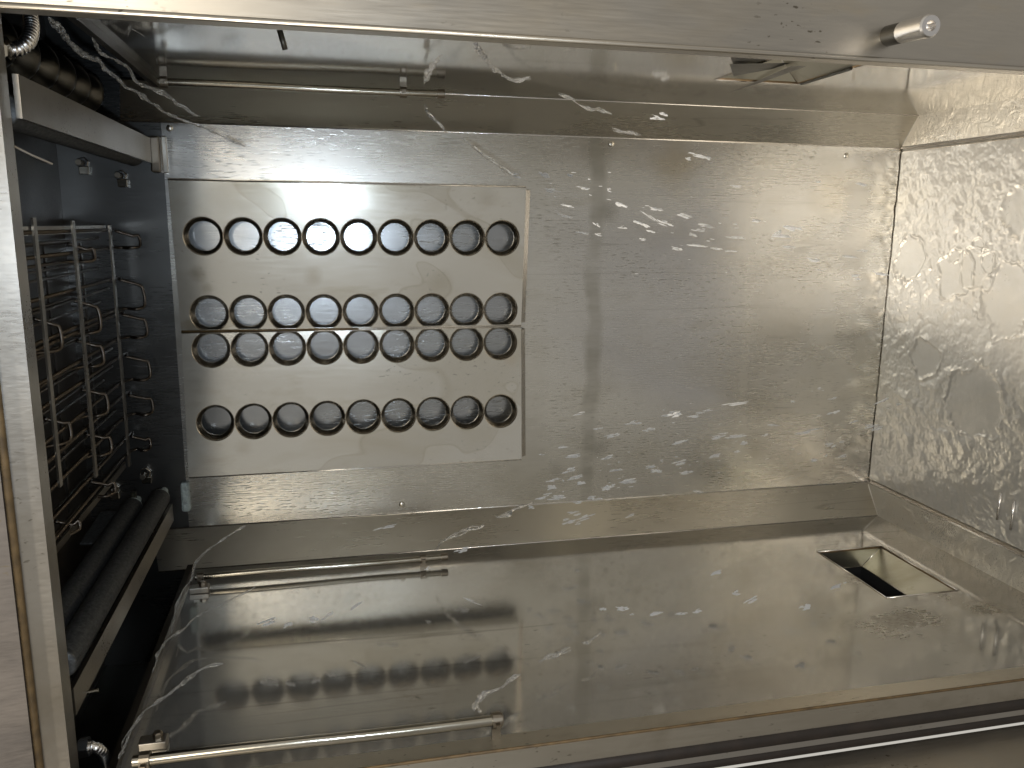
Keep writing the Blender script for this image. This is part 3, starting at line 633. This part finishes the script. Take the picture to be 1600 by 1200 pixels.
jets = [
 ([(76,24,.84,.8),(95,48,.86,1),(125,82,.88,1.2),(155,96,.90,1.2),(190,128,.93,.9),(235,160,.97,.8),(275,183,1.0,.7),(330,205,1.04,.6),(385,230,1.08,.4)], 'long glassy water jet falling from the upper left corner across the recess', .0042, 2),
 ([(145,58,.88,.4),(158,82,.90,.7),(200,105,.92,.5),(212,128,.94,.7),(245,142,.97,.8),(280,165,1.0,1.2),(312,182,1.02,.9)], 'shorter twisted water jet alongside the upper left one, ending at the corner strip', .0040, 2),
 ([(225,57,.9,.3),(205,45,.9,.3),(200,58,.9,.3)], 'tiny water splash arc near the upper left wall edge', .002, 1),
 ([(662,163,1.04,1.2),(668,178,1.03,.9),(684,192,1.02,.9),(698,208,1.01,.5)], 'frothy water strand just below the end of the upper thin spray pipe', .0040, 3),
 ([(724,218,1.0,.4),(745,234,1.0,.9),(765,248,.99,.9),(790,265,.98,1.1),(803,274,.98,.9)], 'water strand crossing the upper corner strip above the panel corner', .0036, 3),
 ([(664,124,1.06,1.0),(674,105,1.05,1.0),(690,85,1.04,.5)], 'upward curl of water above the end cap of the upper thin spray pipe', .0040, 2),
 ([(741,68,.86,1.2),(757,88,.87,1.0),(768,105,.88,.7),(778,112,.88,.9),(800,124,.89,.7),(830,122,.90,1.0)], 'bright water jet coming out under the frame at the top centre', .0036, 3),
 ([(872,146,.92,.7),(890,152,.92,.9),(905,163,.93,.3),(925,171,.93,1.1),(942,174,.94,1.0),(958,179,.94,.7)], 'broken water jet above the top corner line right of centre', .0036, 2),
 ([(958,202,.95,1.0),(975,206,.95,.9),(988,207,.95,1.1),(1003,210,.96,.5)], 'lumpy water strand lying across the top corner line', .0036, 2),
 ([(744,1112,.74,1.6),(748,1092,.75,1.3),(762,1080,.76,1.0),(782,1075,.77,.6),(800,1062,.78,1.1),(815,1052,.79,.9)], 'thick water spout rising from the end of the bright spray pipe', .0036, 3),
 ([(842,1034,.80,.6),(856,1027,.80,1.1),(872,1020,.81,.9),(892,1013,.82,1.1)], 'twisted water strand on the lower wall right of the spout', .0036, 3),
 ([(911,1006,.83,1.0),(925,1001,.83,1.0),(936,990,.84,.8),(942,988,.84,.5)], 'end of the lower water jet, a ragged strand beyond the twisted one', .0036, 2),
 ([(678,862,1.03,.6),(690,848,1.02,.5),(706,838,1.01,.9),(725,829,1.0,1.1),(745,824,.99,1.0),(758,819,.99,.8)], 'water jet leaving the end of the lower thin spray pipe', .0036, 3),
 ([(774,808,.98,1.0),(790,805,.98,1.2),(800,797,.97,1.3),(815,792,.97,1.0),(835,784,.96,.5)], 'bright lumpy water strand on the lower corner line at the centre', .0036, 3),
 ([(384,821,1.06,.7),(365,832,1.04,.6),(340,848,1.02,.6),(322,862,1.0,.6),(306,880,.99,.7),(298,905,.97,.7),(285,925,.95,.7),(275,950,.94,.9),(270,972,.93,.5)], 'thin water trail bending down past the upper end of the lower thin spray pipe', .0026, 2),
 ([(400,917,.93,.3),(345,945,.92,.4),(310,962,.91,.4),(285,983,.9,.9),(262,1000,.89,.7),(248,1022,.88,.9),(239,1050,.87,.9)], 'curved glassy water jet beside the fold of the lower wall', .0032, 2),
 ([(348,1037,.82,1.2),(335,1040,.81,1.0),(310,1048,.80,.8),(285,1068,.79,.9),(265,1083,.78,1.0),(245,1098,.77,.9),(225,1112,.76,.6),(205,1140,.75,.9),(185,1185,.74,1.0)], 'lowest water jet in the left corner, running past the bracket tab', .0032, 2),
]
for i, (pp, lab, r, s) in enumerate(jets): jet(pp, lab, r, strands=s, seed=i+1)
# drop shapes
def blob(seed, k):
    random.seed(seed); bm = bmesh.new()
    for j in range(k):
        mat = Matrix.Translation((random.uniform(-.9,.9), random.uniform(-.42,.42), random.uniform(-.42,.42))) @ Matrix.Rotation(random.uniform(-.25,.25), 4, 'Z') @ Matrix.Diagonal((random.uniform(.4,1.2), random.uniform(.10,.24), random.uniform(.10,.24), 1))
        bmesh.ops.create_icosphere(bm, subdivisions=3, radius=1, matrix=mat)
    for v in bm.verts:
        n = noise.noise_vector(v.co*2.3+Vector((seed*3.3,0,0))); v.co += n*.13; n = noise.noise_vector(v.co*5+Vector((seed,4,0))); v.co += n*.07
    me = bpy.data.meshes.new('water_drop'); bm.to_mesh(me); bm.free(); me.materials.append(MT['glint'])
    for p in me.polygons: p.use_smooth = True
    return me
shapes = [blob(i+1, 4+i % 4) for i in range(10)]
slivers = [blob(i+20, 1) for i in range(3)]
def drop(px, py, c, length, ang, thick, label, group, seed=0, sl=False):
    c = inside(px, py, c)
    me = (slivers if sl else shapes)[seed % (3 if sl else 10)]
    p = W(*onc(px, py, c)); pxm = c/F
    o = bpy.data.objects.new('water_drop', me); COL.objects.link(o); o.location = p
    d = (W(*onc(px+10*math.cos(ang), py+10*math.sin(ang), c))-p).normalized()
    z = Vector((0,1,0)); y = z.cross(d).normalized(); R_ = Matrix((d, y, d.cross(y))).transposed().to_4x4()
    o.matrix_world = Matrix.Translation(p) @ R_ @ Matrix.Rotation(seed*1.3, 4, 'X') @ Matrix.Diagonal((length*pxm/2.6, thick*pxm*1.9, thick*pxm*1.9, 1))
    tag(o, label, 'water drop', group)
random.seed(11)
big = [(1030,182,26,.15,9),(805,272,16,.3,6),(850,273,20,.3,6),(891,274,12,.3,4),(952,297,10,.1,5),(912,294,18,.2,3),
 (975,322,28,.35,6),(1028,327,22,.1,4),(933,351,16,.4,5),(1003,350,24,.4,7),(1015,338,34,.6,3),(973,355,12,0,4),(1004,374,12,.2,3),(911,364,24,.2,4),(935,366,16,.1,4),(884,338,22,.25,3),(1020,362,22,.2,4),(1060,389,18,.1,4),
 (1092,360,26,.1,4),(1090,384,30,.1,5),(1120,388,20,.1,4),(1150,371,28,.1,3),(1090,243,34,.3,4),(1106,247,14,.4,5),(1075,247,14,.1,5),(1150,291,18,.1,3),(1147,392,30,0,3),(1235,386,24,0,3),(1348,392,26,.1,4),(1330,402,28,.1,4),(1282,422,12,.1,3),(1340,436,10,.2,3),(1278,284,12,.2,3),(1348,288,26,.25,4)]
low = [(905,646,20,-.2,4),(990,660,22,-.15,6),(1054,648,26,-.15,7),(1083,650,22,-.1,3),(1105,641,24,-.2,3),(1150,631,40,-.1,4),(938,669,24,-.15,4),(960,680,24,-.3,5),(1015,671,26,-.15,5),(1063,691,24,-.3,6),(1130,677,18,-.1,3),(1158,681,18,-.15,4),(1195,680,14,-.3,3),(1118,712,24,-.2,6),(1151,705,16,-.25,4),(1062,723,22,-.2,7),(1029,735,26,-.1,8),(1075,738,24,-.2,4),(890,735,26,-.3,7),(880,699,14,-.1,4),(847,710,10,-.1,3),(865,750,20,-.2,3),(955,760,16,-.3,4),(925,777,16,-.1,5),(880,750,6,.6,3),(903,785,14,-.1,4),(832,792,14,-.1,6),(919,807,30,-.35,5),(985,806,18,-.3,4),(885,812,10,-.3,3),(1210,664,24,-.1,4),(1264,674,40,-.2,4),(1300,623,20,-.15,3),(1316,690,12,-.1,3),(1272,718,20,-.15,6),(1290,712,8,-.3,3),(1240,627,12,-.1,3),(1282,607,10,-.1,3),(1335,659,20,-.2,3),(1405,632,10,-.2,3),(1092,768,20,-.1,3)]
wall = [(1120,895,24,-.25,7),(1149,926,20,-.25,8),(1174,938,24,-.45,7),(944,951,16,-.2,7),(975,951,22,-.1,6),(988,960,10,-.1,3),(1026,959,20,-.25,7),(1065,958,22,-.15,6),(1090,955,14,-.2,5),(1258,949,26,-.1,8),(1307,916,26,-.3,6),(1320,910,10,-.3,3),(418,972,24,-.3,8),(453,974,20,-.5,7),(492,968,14,-.1,7),(513,962,22,-.5,5),(558,946,20,-.6,4),(740,940,34,.35,4),(668,888,8,-.4,3),(721,860,26,-.2,6),(610,822,24,-.2,4),(590,826,20,-.3,3)]
for k in range(26):
    x = random.uniform(850, 1380); low.append((x, 770-(x-800)/5+random.gauss(0,30), random.uniform(14,32), -random.uniform(.08,.3), random.uniform(4,7)))
for k in range(14):
    x = random.uniform(850, 1380); big.append((x, 300+(x-800)/5.5+random.gauss(0,26), random.uniform(14,30), random.uniform(.05,.3), random.uniform(4,6)))
def zone(x):
    return ('just right of the perforated panel' if x < 900 else 'over the dark stain band' if x < 1000 else 'left of the middle of the plain back wall' if x < 1100
            else 'in the middle of the plain back wall' if x < 1200 else 'towards the lower end of the back wall' if x < 1300 else 'beside the floor seam')
def size(l, th): return 'small' if l < 15 else 'long' if l > 27 else 'fat' if th > 5 else 'medium'
for nm, lst, where in (('upper', big, 'high'), ('lower', low, 'low')):
    for i, (x, y, l, an, th) in enumerate(lst):
        drop(x, y, random.uniform(.98,1.08), l, an, th*.62, '%s glassy water drop flying %s, %s' % (size(l, th), where, zone(x)), nm+' flying water drops', i)
for i, (x, y, l, an, th) in enumerate(wall):
    z_ = 'near the drain opening' if x > 1200 else 'right of centre' if x > 1050 else 'at the centre' if x > 880 else 'above the mirrored panel'
    drop(x, y, min(1.0, onb(x, y, -.43)[2]), l, an, th*.62, '%s glassy water drop in front of the lower side wall, %s' % (size(l, th), z_), 'water drops before the lower wall', i+3)
for nm, n_, y0_, sg, sd, where in (('upper', 48, 290, 1, 28, 'high'), ('lower', 56, 770, -1, 34, 'low')):
    for i in range(n_):
        x = random.uniform(850,1390); t = (x-800)/600; y = y0_+sg*t*120+random.gauss(0,sd)
        drop(x, y, random.uniform(1.0,1.1), random.uniform(6,20), sg*random.uniform(.03,.3), random.uniform(.8,1.8), 'hair-thin water streak %s on the wall, %s' % (where, zone(x)), 'fine %s streaks' % nm, i, True)
# film of water on the chamber floor, pushed aside in smooth rings where jets land
pads = [onp for onp in []]
for px, py, r in ((1490,430,.036),(1525,420,.030),(1575,468,.050),(1420,405,.034),(1527,385,.012),(1488,400,.010),(1545,410,.016),(1520,630,.052),(1445,560,.03),(1590,330,.03),(1420,180,.0)):
    q = ona(px, py, a1-.003)
    if r: pads.append((q[1], q[2], r))
def film_h(b, c):
    p = Vector((b*1.0, c*1.0, 0))
    h = noise.noise(p*21+Vector((3,1,0)))*1.0 + noise.noise(p*70)*.5 + noise.noise(p*150+Vector((0,0,2)))*.12
    h = .0018 + .0012*(abs(h)*1.6-.35) + .0004*noise.noise(p*260)
    f = 1; rim = 0
    for pb, pc, r in pads:
        w_ = 1+.30*noise.noise(Vector((b*45,c*45,r*100)))+.12*noise.noise(Vector((b*160,c*160,r*100)))
        d = math.hypot(b-pb, c-pc)/(r*w_)
        f = min(f, max(0, min(1, (d-.80)/.34))); rim = max(rim, math.exp(-((d-1.02)/.055)**2))
    e = min(1, (c-CF)/.004+.0); 
    f = .18+.82*f
    return .0008 + (h-.0008)*f + rim*.0017*(.6+noise.noise(p*60))
m = MB(); nb, nc = 330, 300; b0_, b1_ = bC+.006, bA-.006; c0_, c1_ = CF, ZB-.002
for j in range(nc+1):
    for i in range(nb+1):
        b = b0_+(b1_-b0_)*i/nb; c = c0_+(c1_-c0_)*j/nc; m.v.append(W(a1-film_h(b, c), b, c))
for j in range(nc):
    for i in range(nb): q = j*(nb+1)+i; m.f.append((q, q+1, q+nb+2, q+nb+1))
MT['film'] = steel('water_film', (.50,.485,.45), .22, .0, .0004, 12, .20, (.5,.44,.33), speck=.4, metal=.5)
o = m.build('water_film', 'film', None, smooth=True); tag(o, 'thin rippled sheet of water covering the chamber floor', 'water', kind='structure')
for o in bpy.data.objects:
    if '_o' in o.keys(): del o['_o']
